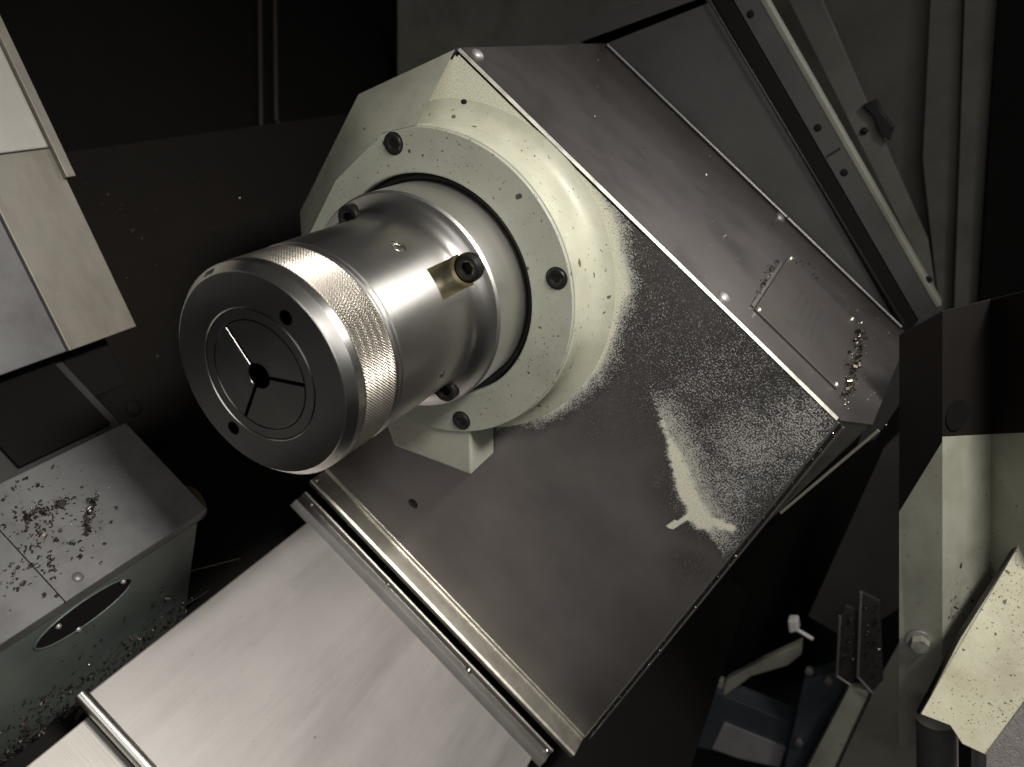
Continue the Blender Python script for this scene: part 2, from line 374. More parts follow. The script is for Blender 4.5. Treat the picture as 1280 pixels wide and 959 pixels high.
# marks measured on the plate, in plate coordinates (u, v)
def q(x, y): return toUV(PY(x, y, YF))
patch = [q(826, 528), q(842, 570), q(858, 618), q(876, 650)]
patch2 = [q(872, 646), q(915, 660)]
tail = [q(868, 642), q(838, 658)]
blobs = [(q(940, 560), 52, 0.60), (q(890, 480), 62, 0.46), (q(1000, 535), 45, 0.60), (q(800, 400), 60, 0.38), (q(765, 320), 48, 0.40), (q(900, 610), 40, 0.62), (q(860, 705), 20, 0.30), (q(740, 520), 40, 0.22), (q(950, 440), 50, 0.42)]
scpix = 0.62
AXU, AXV = toUV(Vector((0, 0, 0)))
def density(u, v):
    wob = mnoise.noise(Vector((u * 0.03, v * 0.03, 1.3))) * 7 + mnoise.noise(Vector((u * 0.11, v * 0.11, 5.3))) * 3
    r = hypot(u - AXU, v - AXV)
    ang = math.degrees(math.atan2(*(lambda p: (p.z, p.x))(AU * (u - AXU) + AN * (v - AXV))))
    d = 0.0
    # cream kept round the boss
    rim = 139 - 9 * sm(-ang, 25, 70) - 5 * sm(-ang, 60, 90)
    d = max(d, 1.0 - sm(r + wob * 0.8, rim - 20, rim + 20)) if -96 < ang < 100 else d
    # corner above the boss up to the edge
    if ang > 25:
        k = 1.02 - 0.60 * sm(-(v) , 22, 0) * sm(u, 30, 140)
        d = max(d, k * sm(ang, 26, 52) if u > -20 else 0)
    s = 0.0
    for (c, rad, a) in blobs: s = max(s, a * exp(-((u - c[0]) ** 2 + (v - c[1]) ** 2) / (2 * (rad * 0.85) ** 2)))
    s += 0.05 * mnoise.noise(Vector((u * 0.05, v * 0.05, 9)))
    # left flank of the patch is rubbed clean
    s *= sm(v, -330, -270)
    d = max(d, s)
    # streak of thick paint: clean edge on one flank, breaking up into speckle on the other
    fine = mnoise.noise(Vector((u * 0.35, v * 0.35, 2.7))) * 2.2
    for P_ in (patch, patch2):
        for i in range(len(P_) - 1):
            dd, t = segd(u, v, P_[i], P_[i + 1]); wdt = 1.5 + (i + t) * 2.3 if P_ is patch else 7.5 - 4.5 * t
            side = (u - P_[i][0]) * (P_[i + 1][1] - P_[i][1]) - (v - P_[i][1]) * (P_[i + 1][0] - P_[i][0])
            pdd = dd - wdt + wob * 0.35 + fine
            if side < 0 and P_ is patch: d = max(d, 1.0 - 0.30 * sm(pdd, -4, 5) - 0.35 * sm(pdd, 4, 34) if pdd < 30 else 0)
            else: d = max(d, 1.0 - sm(pdd, -4, 6))
    dd, t = segd(u, v, tail[0], tail[1]); d = max(d, 0.95 if dd < 2.6 + wob * 0.1 else 0)
    return max(0.0, min(1.0, d))
bm = bmesh.new(); step = 2.0; idx = {}
lay = bm.verts.layers.float.new('paint')
us = [-46 + step * i for i in range(int(492 / step) + 1)]; vs_ = [-382 + step * j for j in range(int(382 / step) + 1)]
inner = [(4, -3), (350, 1), (450, -382), (105, -381), (-30, -189), (-34, -75)]
def inside(u, v): return in_poly(u, v, inner) and hypot(u - AXU, v - AXV) > 100
for i in range(len(us) - 1):
    for j in range(len(vs_) - 1):
        if not inside(us[i] + step / 2, vs_[j] + step / 2): continue
        f = []
        for (a, b) in ((i, j), (i + 1, j), (i + 1, j + 1), (i, j + 1)):
            if (a, b) not in idx:
                u_, v_ = us[a], vs_[b]
                v_ = max(-380.9, min(-0.02, v_))
                # pull the border on to the true outline
                t = (-v_) / 377.0; ur = 346.6 + 98.6 * t
                if u_ > ur - step: u_ = ur
                x = bm.verts.new(U(u_, YF, v_) * MM); x[lay] = density(u_, v_); idx[(a, b)] = x
            f.append(idx[(a, b)])
        try: bm.faces.new(f)
        except ValueError: pass
bmesh.ops.recalc_face_normals(bm, faces=bm.faces)
me = bpy.data.meshes.new('fp'); bm.to_mesh(me); bm.free()
if me.polygons[0].normal.y > 0: me.flip_normals()
link('front_plate', me, 'front', H)

# casing behind it: top sheet, flared side, left side, underside
rows = [(42.5, 0.0), (80.0, 1.0), (266.0, 1.0), (322.0, 1.0)]
def rt(v, Y):   # right border of the casing
    base = 346.6 + 98.6 * (-v / 377.0)
    fl = (Y - 42) / 38.0 * 26 if Y <= 80 else 26 + (min(Y, 266) - 80) / 186.0 * 19
    return base + fl * max(0.0, 1 - (-v) / 230.0)
Yr = [42.5, 80, 140, 200, 266, 322]; vs2 = [0, -30, -60, -96, -150, -230, -300, -377]
V_, F_ = [], []
for Y in Yr: V_ += [U(0, Y, 0), U(rt(0, Y), Y, 0)]
for i in range(len(Yr) - 1): F_.append((2 * i, 2 * i + 1, 2 * i + 3, 2 * i + 2))
n0 = len(V_); V_ += [p - AN * 2 for p in V_]
F_ += [tuple(n0 + k for k in reversed(f)) for f in F_]
for i in range(len(Yr) - 1): F_ += [(2 * i + 1, n0 + 2 * i + 1, n0 + 2 * i + 3, 2 * i + 3), (2 * i + 2, n0 + 2 * i + 2, n0 + 2 * i, 2 * i)]
F_ += [(0, n0, n0 + 1, 1), (2 * len(Yr) - 2, 2 * len(Yr) - 1, n0 + 2 * len(Yr) - 1, n0 + 2 * len(Yr) - 2)]
top_panel = link('top_panel', fix(mesh_from(V_, F_)), 'brown_sheet', H)
V_, F_ = [], []
for Y in Yr:
    for v in vs2: V_.append(U(rt(v, Y) - 0.2, Y, v - 2.2))
nv = len(vs2)
for i in range(len(Yr) - 1):
    for j in range(nv - 1): F_.append((i * nv + j, i * nv + j + 1, (i + 1) * nv + j + 1, (i + 1) * nv + j))
me = fix(mesh_from(V_, F_))
link('side_panel', me, 'brown_sheet', H)
link('left_panel', hexa([U(-45.4, 42.5, -75.6), U(-42, 42.5, -189), U(-42, 322, -189), U(-45.4, 322, -75.6)], [U(-41.4, 42.5, -75.6), U(-38, 42.5, -189), U(-38, 322, -189), U(-41.4, 322, -75.6)]), 'brown_sheet', H)
link('corner_panel', hexa([U(-45.4, 42.5, -75.6), U(-0.5, 42.5, -0.6), U(-0.5, 322, -0.6), U(-45.4, 322, -75.6)], [U(-42, 42.5, -78), U(2, 42.5, -4), U(2, 322, -4), U(-42, 322, -78)]), 'slate_sheet', H)
link('lower_panel', hexa([U(-42, 42.5, -189.5), U(105, 42.5, -381), U(105, 322, -381), U(-42, 322, -189.5)], [U(-39, 42.5, -187), U(108, 42.5, -379), U(108, 322, -379), U(-39, 322, -187)]), 'slate_sheet', H)
link('bottom_panel', hexa([U(105, 42.5, -381.5), U(443, 42.5, -379.5), U(443, 322, -379.5), U(105, 322, -381.5)], [U(105, 42.5, -385), U(443, 42.5, -384), U(443, 322, -384), U(105, 322, -385)]), 'slate_sheet', H)
# worn bright lip on the upper front edge, dark seam beside it
link('edge_lip', prism([U(1.5, 39.4, -0.4), U(1.5, 41.4, 1.4), U(1.5, 42.4, 1.4), U(1.5, 42.4, -0.4)], AU * 344, 0.4), 'worn_lip', H)
link('seam', tube(U(1.5, 43.6, 0.3), U(347, 43.6, 0.3), 1.0, 10), 'black', H)
# double lip on the flared side, with bits of swarf caught in it
e0, e1 = U(347.2, 40.2, -0.5), U(445.6, 40.2, -377)
o2 = AU * 3.4
link('side_lip', tube(e0, e1, 0.9, 10), 'cover_dark', H)
link('side_seam', hexa([e0 + AU * .8, e1 + AU * .8, e1 + o2, e0 + o2], [e0 + AU * .8 + YY * 3, e1 + AU * .8 + YY * 3, e1 + o2 + YY * 3, e0 + o2 + YY * 3]), 'black', H)
link('side_lip', tube(e0 + o2 * 1.2, e1 + o2 * 1.2, 0.9, 10), 'cover_dark', H)

# cream cast boss: face ring with clipped upper-left outline, side with a fillet
outl = []
for i in range(144):
    a = -180 + 360 * i / 144 + 80.5
    a = (a + 180) % 360 - 180
    r = 110.0
    def chord(a, p0, p1):
        t = math.radians
        x0, z0, x1, z1 = p0[0] * math.cos(t(p0[1])), p0[0] * math.sin(t(p0[1])), p1[0] * math.cos(t(p1[1])), p1[0] * math.sin(t(p1[1]))
        c, s = math.cos(t(a)), math.sin(t(a)); dx, dz = x1 - x0, z1 - z0
        return (x0 * dz - z0 * dx) / (c * dz - s * dx)
    if 80.5 < a <= 94.9: r = chord(a, (110.3, 80.5), (108.6, 94.9))
    elif 94.9 < a <= 124.5: r = chord(a, (108.6, 94.9), (101.8, 124.5))
    elif 124.5 < a <= 153.7: r = chord(a, (101.8, 124.5), (107.3, 153.7))
    outl.append((a, r))
N = len(outl)
V_, F_ = [], []
for (a, r) in outl:
    V_ += [AX(a, 80.6, -14), AX(a, 80.6, -0.8), AX(a, 81.4, 0), AX(a, r - 0.5, 0), AX(a, r, -0.5), AX(a, r, -3.0), AX(a, 100, -3.0)]
for i in range(N):
    j = (i + 1) % N
    for k in range(6): F_.append((i * 7 + k, i * 7 + k + 1, j * 7 + k + 1, j * 7 + k))
me = fix(mesh_from(V_, F_)); me.polygons.foreach_set('use_smooth', [True] * len(me.polygons)); me.set_sharp_from_angle(angle=math.radians(18))
link('ring_cover', me, 'cream', H)
prof = [(-12, None, 100), (-3.6, None, 100)]
V_, F_ = [], []
fil = [(-3.6, 0.3), (-4.2, 1.0), (-8, 1.0), (-20, 1.2), (-27, 1.6), (-32, 2.8), (-36, 5.5), (-38.6, 9.6), (-39.8, 15)]
P = len(prof) + len(fil)
for (a, r) in outl:
    for (y, _, rr) in prof: V_.append(AX(a, rr, y))
    for (y, dr) in fil: V_.append(AX(a, r + dr, y - 0.3 if y < -39 else y))
for i in range(N):
    j = (i + 1) % N
    for k in range(P - 1): F_.append((i * P + k, i * P + k + 1, j * P + k + 1, j * P + k))
me = fix(mesh_from(V_, F_)); me.polygons.foreach_set('use_smooth', [True] * len(me.polygons)); me.set_sharp_from_angle(angle=math.radians(35))
boss = link('boss_ring', me, 'cream_boss', H)
# flat sloping cheek on the upper left of the casting
a0, a1, a2, a3 = AX(80.5, 110.6, -2.2), AX(94.9, 109, -2.2), AX(124.5, 102.2, -2.2), AX(153.7, 107.7, -2.2)
a4 = AX(175, 108, -2.2)
g0, g1, g2 = U(0.3, YF - 0.8, -0.8), U(-45.4, YF, -75.6), U(-41.8, YF, -188.6)
g3 = U(-30, YF, -206)
vv = [a0, a1, a2, a3, a4, g0, g1, g2, g3]
me = fix(mesh_from(vv, [(0, 5, 6, 1), (1, 6, 2), (2, 6, 7, 3), (3, 7, 8, 4)]), smooth_after=False)
me.polygons.foreach_set('use_smooth', [True] * len(me.polygons))
link('casting_cheek', me, 'cream_clean', H)
# foot of the casting under the ring
ft = [PY(470, 500, 1.5), PY(484, 535, 1.5), PY(492, 557, 1.5), PY(589, 594, 1.5), PY(588, 541, 1.5), PY(585, 505, 1.5)]
link('casting_foot', prism(ft, YY * 38, 1.6), 'cream_clean', H)
for ang in (90.9, 1.0, -87.7):
    p = AX(ang, 100.6, 0)
    link('counterbore', lathe([(-0.5, 6.5), (0.2, 6.5), (0.2, 7.6), (-0.5, 7.6)], 36, True, p, Vector((0, -1, 0))), 'black', H)
    socket_screw('ring_bolt', p + Vector((0, -1.3, 0)), (0, -1, 0), 6.4, 6, H, depth=1.15)
# shaft seal in the mouth of the ring
link('seal_ring', lathe([(-16, 74.8), (-7, 74.8), (-5.6, 76), (-5.6, 78), (-8, 80.4), (-16, 80.4)], 160), 'black', H)
# screws on the top sheet
for (x, y) in ((597, 68), (905, 372), (975, 272)):
    dome('panel_screw', PV(x, y, 0.2), AN, 5, 2.6, H, 'cover')
# plate with rivets, its print too worn to read
npl = box_uvy(262, 339, 78, 227, 0.4, 1.8, 0.3)
plate = link('nameplate', npl, 'nameplate', H)
for (a, b) in ((264.5, 226), (265, 80.5), (335, 223), (337, 81.5)): dome('rivet', U(a, b, 1.8), AN, 2.6, 1.6, plate, 'fleck')
for k in range(5): link('print_row', box_uvy(285 + k * 7, 287.5 + k * 7, 105 + 6 * (k % 2), 185 - 11 * (k % 3), 1.7, 1.95), 'slate_sheet', plate)
link('nameplate_border', box_uvy(258.5, 261.2, 80, 200, 0.4, 1.6, 0.2), 'cover_dark', plate)
# ledge and wiper under the front plate
link('ledge', prism([U(104, 19, -387), U(104, 19, -382.5), U(104, 21, -381.3), U(104, 38.6, -381.3), U(104, 39.4, -378), U(104, 41.5, -377.4), U(104, 41.5, -387)], AU * 342, 0.4), 'ledge', H)
wip = link('wiper', prism([U(108, -2, -401), U(108, 3, -394.5), U(108, 10.2, -394.5), U(108, 10.8, -390), U(108, 13.2, -390), U(108, 13.8, -398), U(108, 19, -398), U(108, 19, -401)], AU * 322, 0.3), 'cover_dark', H)
link('wiper_ridge', tube(U(109, 12, -389.8), U(429, 12, -389.8), 1.3, 10), 'ledge', wip)
for (x, y) in ((391, 630), (486, 730), (586, 838), (684, 938)):
    dome('screw', PV(x, y, -394.3), AN, 3.4, 2.6, wip, 'bright')
for (x, y) in ((397, 600), ): dome('screw', PV(x, y, -381.5), AN, 3.4, 2.2, H, 'ledge')
# plugged hole on the front plate
dome('plug', PY(516, 630, 39.9), (0, -1, 0), 5, 0.8, H, 'black')
dome('plug', PY(580, 131, 39.9), (0, -1, 0), 3.6, 0.8, H, 'black')

# ================================================================== REAR GUARD behind the housing
G = thing('rear_guard', 'tall slanted guard plate with black seal behind the spindle housing', 'guard plate', PY(1120, 520, 330))
YG = 324.0
def gp(x, y, Y=YG): return PY(x, y, Y)
link('guard_sheet', prism([gp(745, 62), gp(700, 40, YG), gp(885, -30), gp(880, -40), gp(1133, 412), gp(1128, 440)], YY * 4), 'slate_sheet', G)
link('guard_edge', hexa([gp(722, 54), gp(880, -4), gp(885, 4), gp(752, 57)], [gp(722, 54) + YY * 60, gp(880, -4) + YY * 60, gp(885, 4) + YY * 60, gp(752, 57) + YY * 60]), 'slate_sheet', G)
link('seal_strip', prism([gp(866, -40, YG - 2), gp(893, -40, YG - 2), gp(1148, 400, YG - 2), gp(1136, 432, YG - 2)], YY * 6, 1.5), 'dark_wall', G)
link('guard_lip', tube(U(4, 318, 1.4), U(386, 318, 1.4), 1.3, 10), 'cover', G)
link('lip_shade', tube(U(4, 314.5, 0.6), U(386, 314.5, 0.6), 1.6, 10), 'dark_wall', G)  # dark strip stands for the shadow beside the lip
link('seal_lip', tube(gp(874, -20, YG - 5), gp(1130, 406, YG - 5), 1.0, 12), 'black_oxide', G)
link('guard_frame', prism([gp(894, -40, YG - 3), gp(945, -40, YG - 3), gp(962, 20, YG - 3), gp(1174, 384, YG - 3), gp(1128, 500, YG - 3), gp(1095, 548, YG - 3), gp(1070, 560, YG - 3), gp(1122, 440, YG - 3), gp(1148, 400, YG - 3)], YY * 8), 'slate_sheet', G)
link('frame_edge', hexa([gp(937, -20, YG - 4), gp(948, -20, YG - 4), gp(1178, 383, YG - 4), gp(1170, 386, YG - 4)], [gp(937, -20, YG - 4) + YY * 20, gp(948, -20, YG - 4) + YY * 20, gp(1178, 383, YG - 4) + YY * 20, gp(1170, 386, YG - 4) + YY * 20], 1.5), 'cream_shaded', G)
link('frame_edge', hexa([gp(1170, 387, YG - 4), gp(1178, 384, YG - 4), gp(1132, 500, YG - 4), gp(1126, 500, YG - 4)], [gp(1170, 387, YG - 4) + YY * 20, gp(1178, 384, YG - 4) + YY * 20, gp(1132, 500, YG - 4) + YY * 20, gp(1126, 500, YG - 4) + YY * 20], 1.0), 'slate_sheet', G)
for (x, y) in ((1022, 160), (1055, 216), (938, 18), (1160, 350)): dome('frame_screw', gp(x, y, YG - 3), (0, -1, 0), 3.4, 0.8, G, 'dark_wall')
link('frame_joint', prism([gp(1032, 195, YG - 3.6), gp(1050, 184, YG - 3.6), gp(1051, 187, YG - 3.6), gp(1033, 198, YG - 3.6)], YY * 2), 'black', G)
# lower return edge of the guard, a pale line under the casing
link('lower_edge', tube(gp(1098, 538, 82), gp(976, 641, 82), 1.2, 10), 'cream_shaded', H)

# ================================================================== COLLET CHUCK
C = thing('collet_chuck', 'steel collet chuck with knurled nut mounted on the spindle nose', 'collet chuck', (0, 0, -75))
# spindle nose flange
link('spindle_nose', lathe([(-18, 60), (-18, 74.6), (32.6, 74.6), (34.4, 73.2), (34.4, 60)], 200), 'nose', C)
# chuck body with four screw pockets
bp = [(33.5, 40), (33.5, 73.3), *[(48 - 13 * math.cos(math.radians(5 + 85 * i / 12)), 74.5 - 13 * math.sin(math.radians(5 + 85 * i / 12))) for i in range(13)], (50, 61.5), (64, 61.5), (78.6, 61.5), (100, 61.5), (122, 61.5), (122.5, 61.5), (123, 60.6), (124.2, 60.6), (124.6, 61.2), (126.2, 61.2), (126.8, 60.2), (128, 60.2), (128, 40)]
body = lathe(bp, 200)
BANG = (19.4, 109.4, 199.4, -68.5)
cuts = []
for a in BANG:
    cuts.append(tube(AX(a, 64.5, 40), AX(a, 64.5, 72.5), 10.9, 40))
    cuts.append(tube(AX(a, 64.5, 26), AX(a, 64.5, 41), 9.4, 40))
cuts.append(tube(AX(48, 56, 77.5), AX(48, 70, 77.5), 5.0, 28))
cuts.append(tube(AX(-36, 56, 76.5), AX(-36, 70, 76.5), 4.2, 24))
body = boolean(body, cuts, ['turned', 'pocket'], 20)
link('chuck_body', body, None, C)
for a in BANG: socket_screw('mounting_screw', AX(a, 64.3, 40.5), (0, -1, 0), 8.6, 12, C, hexr=4.6, depth=5.6)
for a, y in ((48, 77.5), (-36, 76.5)):
    d = AX(a, 1, 0); socket_screw('set_screw', AX(a, 61.3, y), d, 4.7 if a > 0 else 3.9, 5, C, 'bright', hexr=2.3, depth=4)
# knurled nut: real diamond knurl
teeth, rowsN, y0, y1 = 210, 84, 128.4, 156.0
segN = teeth * 4; V_, F_ = [], []
pitch = 2 * math.pi * 61 / teeth
for j in range(rowsN + 1):
    y = y0 + (y1 - y0) * j / rowsN
    edge = min(1, min(j, rowsN - j) / 1.5)
    for i in range(segN):
        a = 2 * math.pi * i / segN
        ph1 = teeth * a + 2 * math.pi * (y - y0) / (pitch * 1.15); ph2 = teeth * a - 2 * math.pi * (y - y0) / (pitch * 1.15)
        t1 = abs((ph1 / math.pi) % 2 - 1); t2 = abs((ph2 / math.pi) % 2 - 1)
        V_.append(AX(math.degrees(a), 60.95 + 0.48 * edge * (min(t1, t2) * 1.4 - 0.4), y))
for j in range(rowsN):
    for i in range(segN):
        k = (i + 1) % segN; F_.append((j * segN + i, j * segN + k, (j + 1) * segN + k, (j + 1) * segN + i))
nut = thing('x', '', '', (0, 0, 0)); bpy.data.objects.remove(nut)
knurl = fix(mesh_from(V_, F_))
nutring = lathe([(128.5, 45), (128.5, 60.2), (155.5, 60.2), (156.2, 60.2), (156.4, 61.0), (161.6, 60.9), (162.0, 60.5), (166.6, 57.1), (167, 56.5), (167, 37.9), (166.6, 37.45), (150, 37.4)], 220)
cut = [tube(AX(44.8, 43.9, 150), AX(44.8, 43.9, 175), 4.1, 28), tube(AX(-135.8, 44.6, 150), AX(-135.8, 44.6, 175), 4.1, 28)]
c0 = AX(105.5, 61.5, 163); ax_t = Vector((-math.sin(math.radians(105.5)), 0, math.cos(math.radians(105.5)))); ax_r = AX(105.5, 1, 0)
cut.append(hexa([c0 + ax_t * s * 4.2 + ax_r * q_ for s, q_ in ((-1, -4.2), (1, -4.2), (1, 8), (-1, 8))], [c0 + Vector((0, -9, 0)) + ax_t * s * 4.2 + ax_r * q_ for s, q_ in ((-1, -4.2), (1, -4.2), (1, 8), (-1, 8))]))
nutring = boolean(nutring, cut, ['polished', 'face'], 14)
# the faced end takes the darker face material
for pl in nutring.polygons:
    if pl.normal.y < -0.98: pl.material_index = 1
nutring.materials[1] = M['face']
nb = link('nut_ring', nutring, None, C)
link('knurled_band', knurl, 'knurl', C)
link('nut_cap', lathe([(150, 31.2), (166.4, 31.2), (166.8, 31.5), (166.8, 36.6), (166.4, 37.0), (150, 37.0)], 160), 'face', C)
SL = (114.0, -10.0, -130.0)
for k in range(3):
    aS, aE = SL[k], SL[(k + 2) % 3]
    while aE < aS: aE += 360
    hw = 1.0; Ro, Ri = 30.7, 7.3; pts = []
    so, si = math.degrees(math.asin(hw / Ro)), math.degrees(math.asin(hw / Ri))
    for i in range(33): pts.append(AX(aS + so + (aE - aS - 2 * so) * i / 32, Ro, 166.7))
    for i in range(17): pts.append(AX(aE - si - (aE - aS - 2 * si) * i / 16, Ri, 166.7))
    link('collet_jaw', prism(pts, Vector((0, 26, 0)), 0.25), 'face', C)
link('collet_bore', lathe([(128, 2), (128, 31), (139, 31), (139, 2)], 60), 'black', C)

# ================================================================== WAY COVER (front, stainless)
W = thing('way_cover', 'pale stainless telescopic way cover sloping down below the chuck', 'way cover', U(275, -110, -440))
link('cover_plate', box_uvy(130, 420, -224, 4.5, -404, -400, 1.2), 'cover', W)
link('cover_skirt', box_uvy(130.5, 134, -222, 3, -450, -404.2, 0), 'cover_dark', W)
link('cover_skirt', box_uvy(416, 419.5, -222, 3, -450, -404.2, 0), 'cover_dark', W)
link('lower_plate', box_uvy(141, 416, -440, -214, -415, -411, 1.0), 'brushed', W)
link('lower_skirt', box_uvy(142, 145, -438, -226, -451, -415.2, 0), 'cover_dark', W)
link('edge_rod', tube(U(127, -227.5, -398.5), U(419, -227.5, -398.5), 4.4, 28, None, 0.8), 'bright', W)
link('rod_gap', box_uvy(131, 417, -229, -222, -410.6, -404.4, 0), 'black', W)
for (x, y) in ((399, 660), (480, 741), (583, 849), (664, 930)):
    u_, v_ = toUV(PV(x, y, -400)); link('tab', box_uvy(u_ - 6, u_ + 6, 1.8, 6.2, -400.6, -398.8, 0.3), 'cover', W)

# ================================================================== LOWER-LEFT BLOCK
B = thing('tool_block', 'grey slide block strewn with chips and a dark slot in its green side', 'machine block', U(45, -280, -440))
link('top_face', box_uvy(0.4, 89, -520, -116.5, -336, -320, 1.0), 'block_grey', B)
bodyb = prism([U(-60, -520, -337), U(88.5, -520, -337), U(124, -520, -446), U(-60, -520, -446)], YY * 402, 1.0)
link('body', bodyb, 'green_iron', B)
dS = (AU * 35.5 - AN * 109).normalized(); nS = (AU * 109 + AN * 35.5).normalized(); dpl = nS.dot(U(88.5, 0, -337))
def PS(x, y, h=0.0): return onpl(x, y, nS, dpl + h)
sa, sb = PS(68, 790), PS(143, 741)
def oval(r, h):
    ms = (sa + sb) / 2; hl = abs(sb.y - sa.y) / 2; out = []
    for i in range(40):
        a = 2 * math.pi * i / 40; out.append(ms + YY * ((hl + r) * math.cos(a)) + dS * (r * math.sin(a)) + nS * h)
    return out
link('slot', prism(oval(13, 0.3), nS * -3), 'dark_wall', B)
rim = oval(13.4, 0.4)
link('slot_rim', join(*[tube(rim[i], rim[(i + 1) % 40], 0.8, 8) for i in range(40)]), 'green_iron', B)
for x, y in ((154, 727), (73, 783), (98, 787)): dome('slot_screw', PS(x, y, 0.5), nS, 2.0, 1.8, B, 'cover')
link('stepped_face', box_uvy(-95, -0.4, -520, -112, -350, -333, 0.8), 'slate_sheet', B)  # dark slate stands for the carriage block's shadow on this step
link('corner_shade', box_uvy(-70, -8, -190, -120, -332.6, -329, 0.8), 'dark_wall', B)  # dark patch in place of the carriage block's shadow
link('joint_line', box_uvy(20, 89.4, -229.4, -228.6, -321, -319.8), 'black', B)
link('end_boss', tube(U(70, -118, -352), U(70, -100, -352), 15, 30, None, 2), 'rust', B)
dome('face_screw', U(80, -214, -320), AN, 3.4, 1.2, B, 'block_grey')

# ================================================================== UPPER-LEFT BLOCK
YU = -60.0
c0 = PY(171, 408, YU); kU = N80.dot(c0); sU = D80.dot(c0)
T = thing('carriage_block', 'pale ground steel carriage block with a raised strip on its edge', 'machine block', R80(sU, -260, kU - 40))
def bx80(s0, s1, ya, yb, k0, k1, bevel=0.0): return prism([R80(s0, ya, k0), R80(s1, ya, k0), R80(s1, yb, k0), R80(s0, yb, k0)], N80 * (k1 - k0), bevel)
sh = D80.dot(PY(60, 188, YU))  # shadow edge, put into colour: brighter steel above, darker below
link('lower_face', bx80(sU, sh, -118, YU, kU - 60, kU, 0.8), 'block', T)
link('recessed_face', bx80(sU + 0.5, sh, -420, -118.5, kU - 60, kU - 2.5, 0.8), 'block_grey', T)
link('upper_face', bx80(sh + 0.4, sh + 260, -420, YU - 3, kU - 60, kU + 1.5, 0.8), 'brushed', T)
s222 = D80.dot(PY(88, 221, YU))
link('edge_strip', bx80(s222, s222 + 150, YU - 2.6, YU + 5, kU - 30, kU + 5, 0.6), 'block', T)
link('under_body', bx80(sU - 40, sU - 0.5, -420, YU - 12, kU - 60, kU - 26, 1.0), 'dark_wall', T)

# ================================================================== RIGHT POST WITH BOLT, CREAM COVER, RODS
YP = 110.0
Pn = thing('post_panel', 'upright cream sheet post with a hex bolt beside the cream cover', 'post panel', PY(1160, 900, YP))
def strip(xa, Ya, xb, Yb, ya0, ya1, yb0, yb1): return [PY(xa, ya0, Ya), PY(xa, ya1, Ya), PY(xb, yb1, Yb), PY(xb, yb0, Yb)]
A_ = strip(1124, 122, 1178, 110, 640, 932, 552, 868); B_ = strip(1178, 110, 1238, 150, 546, 868, 543, 770)
B2 = strip(1238, 150, 1300, 110, 543, 770, 540, 690)
link('post_shade', prism([A_[0], A_[3], PY(1178, 390, 110), PY(1124, 420, 122)], YY * 2.5), 'brown_wall', Pn); link('post_shade', prism([B_[0], B_[3], PY(1238, 375, 150), PY(1178, 390, 110)], YY * 2.5), 'brown_wall', Pn); link('post_shade', prism([B2[0], B2[3], PY(1300, 360, 110), PY(1238, 375, 150)], YY * 2.5), 'brown_wall', Pn)
sheet = [A_[0], A_[1], PY(1136, 938, 120), A_[2], A_[3]]
link('post_sheet', prism(sheet, YY * 2.5), 'cream_clean', Pn)
link('post_fold', prism(B_, YY * 2.5), 'cream_clean', Pn)
link('post_return', prism(B2, YY * 2.5), 'cream_clean', Pn)  # bent away to darken the sheet where the cover's shadow falls
YP = 116.0
pb = PY(1150, 801, YP)
link('washer', tube(pb, pb + Vector((0, -2, 0)), 10, 32, None, 0.4), 'cover', Pn)
ax, a_, b_ = basis((0, -1, 0))
hx = [pb + Vector((0, -2, 0)) + (a_ * math.cos(k) + b_ * math.sin(k)) * 7.2 for k in (math.pi / 3 * i + 0.3 for i in range(6))]
link('hex_bolt', prism(hx, Vector((0, -6, 0)), 0.7), 'worn_lip', Pn)
# dark sheets on the post's upper part stand for shade on its cream
# dark hole in the fold
fn_ = (B_[1] - B_[0]).cross(B_[2] - B_[0]).normalized(); fn_ = fn_ if fn_.y < 0 else -fn_
link('post_hole', lathe([(-0.5, 0.01), (0.8, 0.01), (0.8, 11), (-0.5, 11)], 32, True, onpl(1196, 519, fn_, fn_.dot(B_[0])), fn_), 'dark_wall', Pn)
# cream cover, folded
YC = 60.0
Cc = thing('rod_cover', 'bright cream folded cover pitted with chips over chrome rods', 'rod cover', PY(1220, 930, YC))
ct = [(1300, 560), (1272, 684), (1200, 797), (1151, 893), (1188, 907), (1203, 930), (1231, 943), (1300, 850)]
def pcv(x, y):   # the cover leans back towards its top
    return onpl(x, y, Vector((0.25, -0.80, 0.55)).normalized(), Vector((0.25, -0.80, 0.55)).normalized().dot(PY(1200, 860, YC)))
nn_ = Vector((0.25, -0.80, 0.55)).normalized()
link('cover_sheet', prism([pcv(*k) for k in ct], nn_ * -2.5, 0.5), 'cream_dirty', Cc)
link('cover_flange', hexa([pcv(1272, 684), pcv(1200, 797), pcv(1151, 893), pcv(1149, 893)], [pcv(1272, 684) - nn_ * 9, pcv(1200, 797) - nn_ * 9, pcv(1151, 893) - nn_ * 9, pcv(1149, 893) - nn_ * 9]), 'black_oxide', Cc)  # black strip for the shadowed gap along the cover's left edge
link('cover_flange', hexa([pcv(1231, 943), pcv(1300, 850), pcv(1301, 852), pcv(1233, 944)], [pcv(1231, 943) - nn_ * 26, pcv(1300, 850) - nn_ * 26, pcv(1301, 852) - nn_ * 26, pcv(1233, 944) - nn_ * 26]), 'cream_shaded', Cc)
for (x, r, Y, nm) in ((1170, 14.5, 82, 'thick chrome rod coming out below the cream cover'), (1224, 5.0, 84, 'thin chrome rod beside the thick rod under the cream cover')):
    p = PY(x, 895, Y); tag(link('chrome_rod', tube(p, p + Vector((2, 0, -150)), r, 40), 'chrome'), nm, 'rod')
# pale heap of swarf in the corner
kind(link('swarf_bed', prism([PY(1215, 905, 150), PY(1330, 860, 150), PY(1330, 1010, 150), PY(1215, 1010, 150)], YY * 6), 'gravel'), 'stuff', 'pale swarf lying below the cream cover')

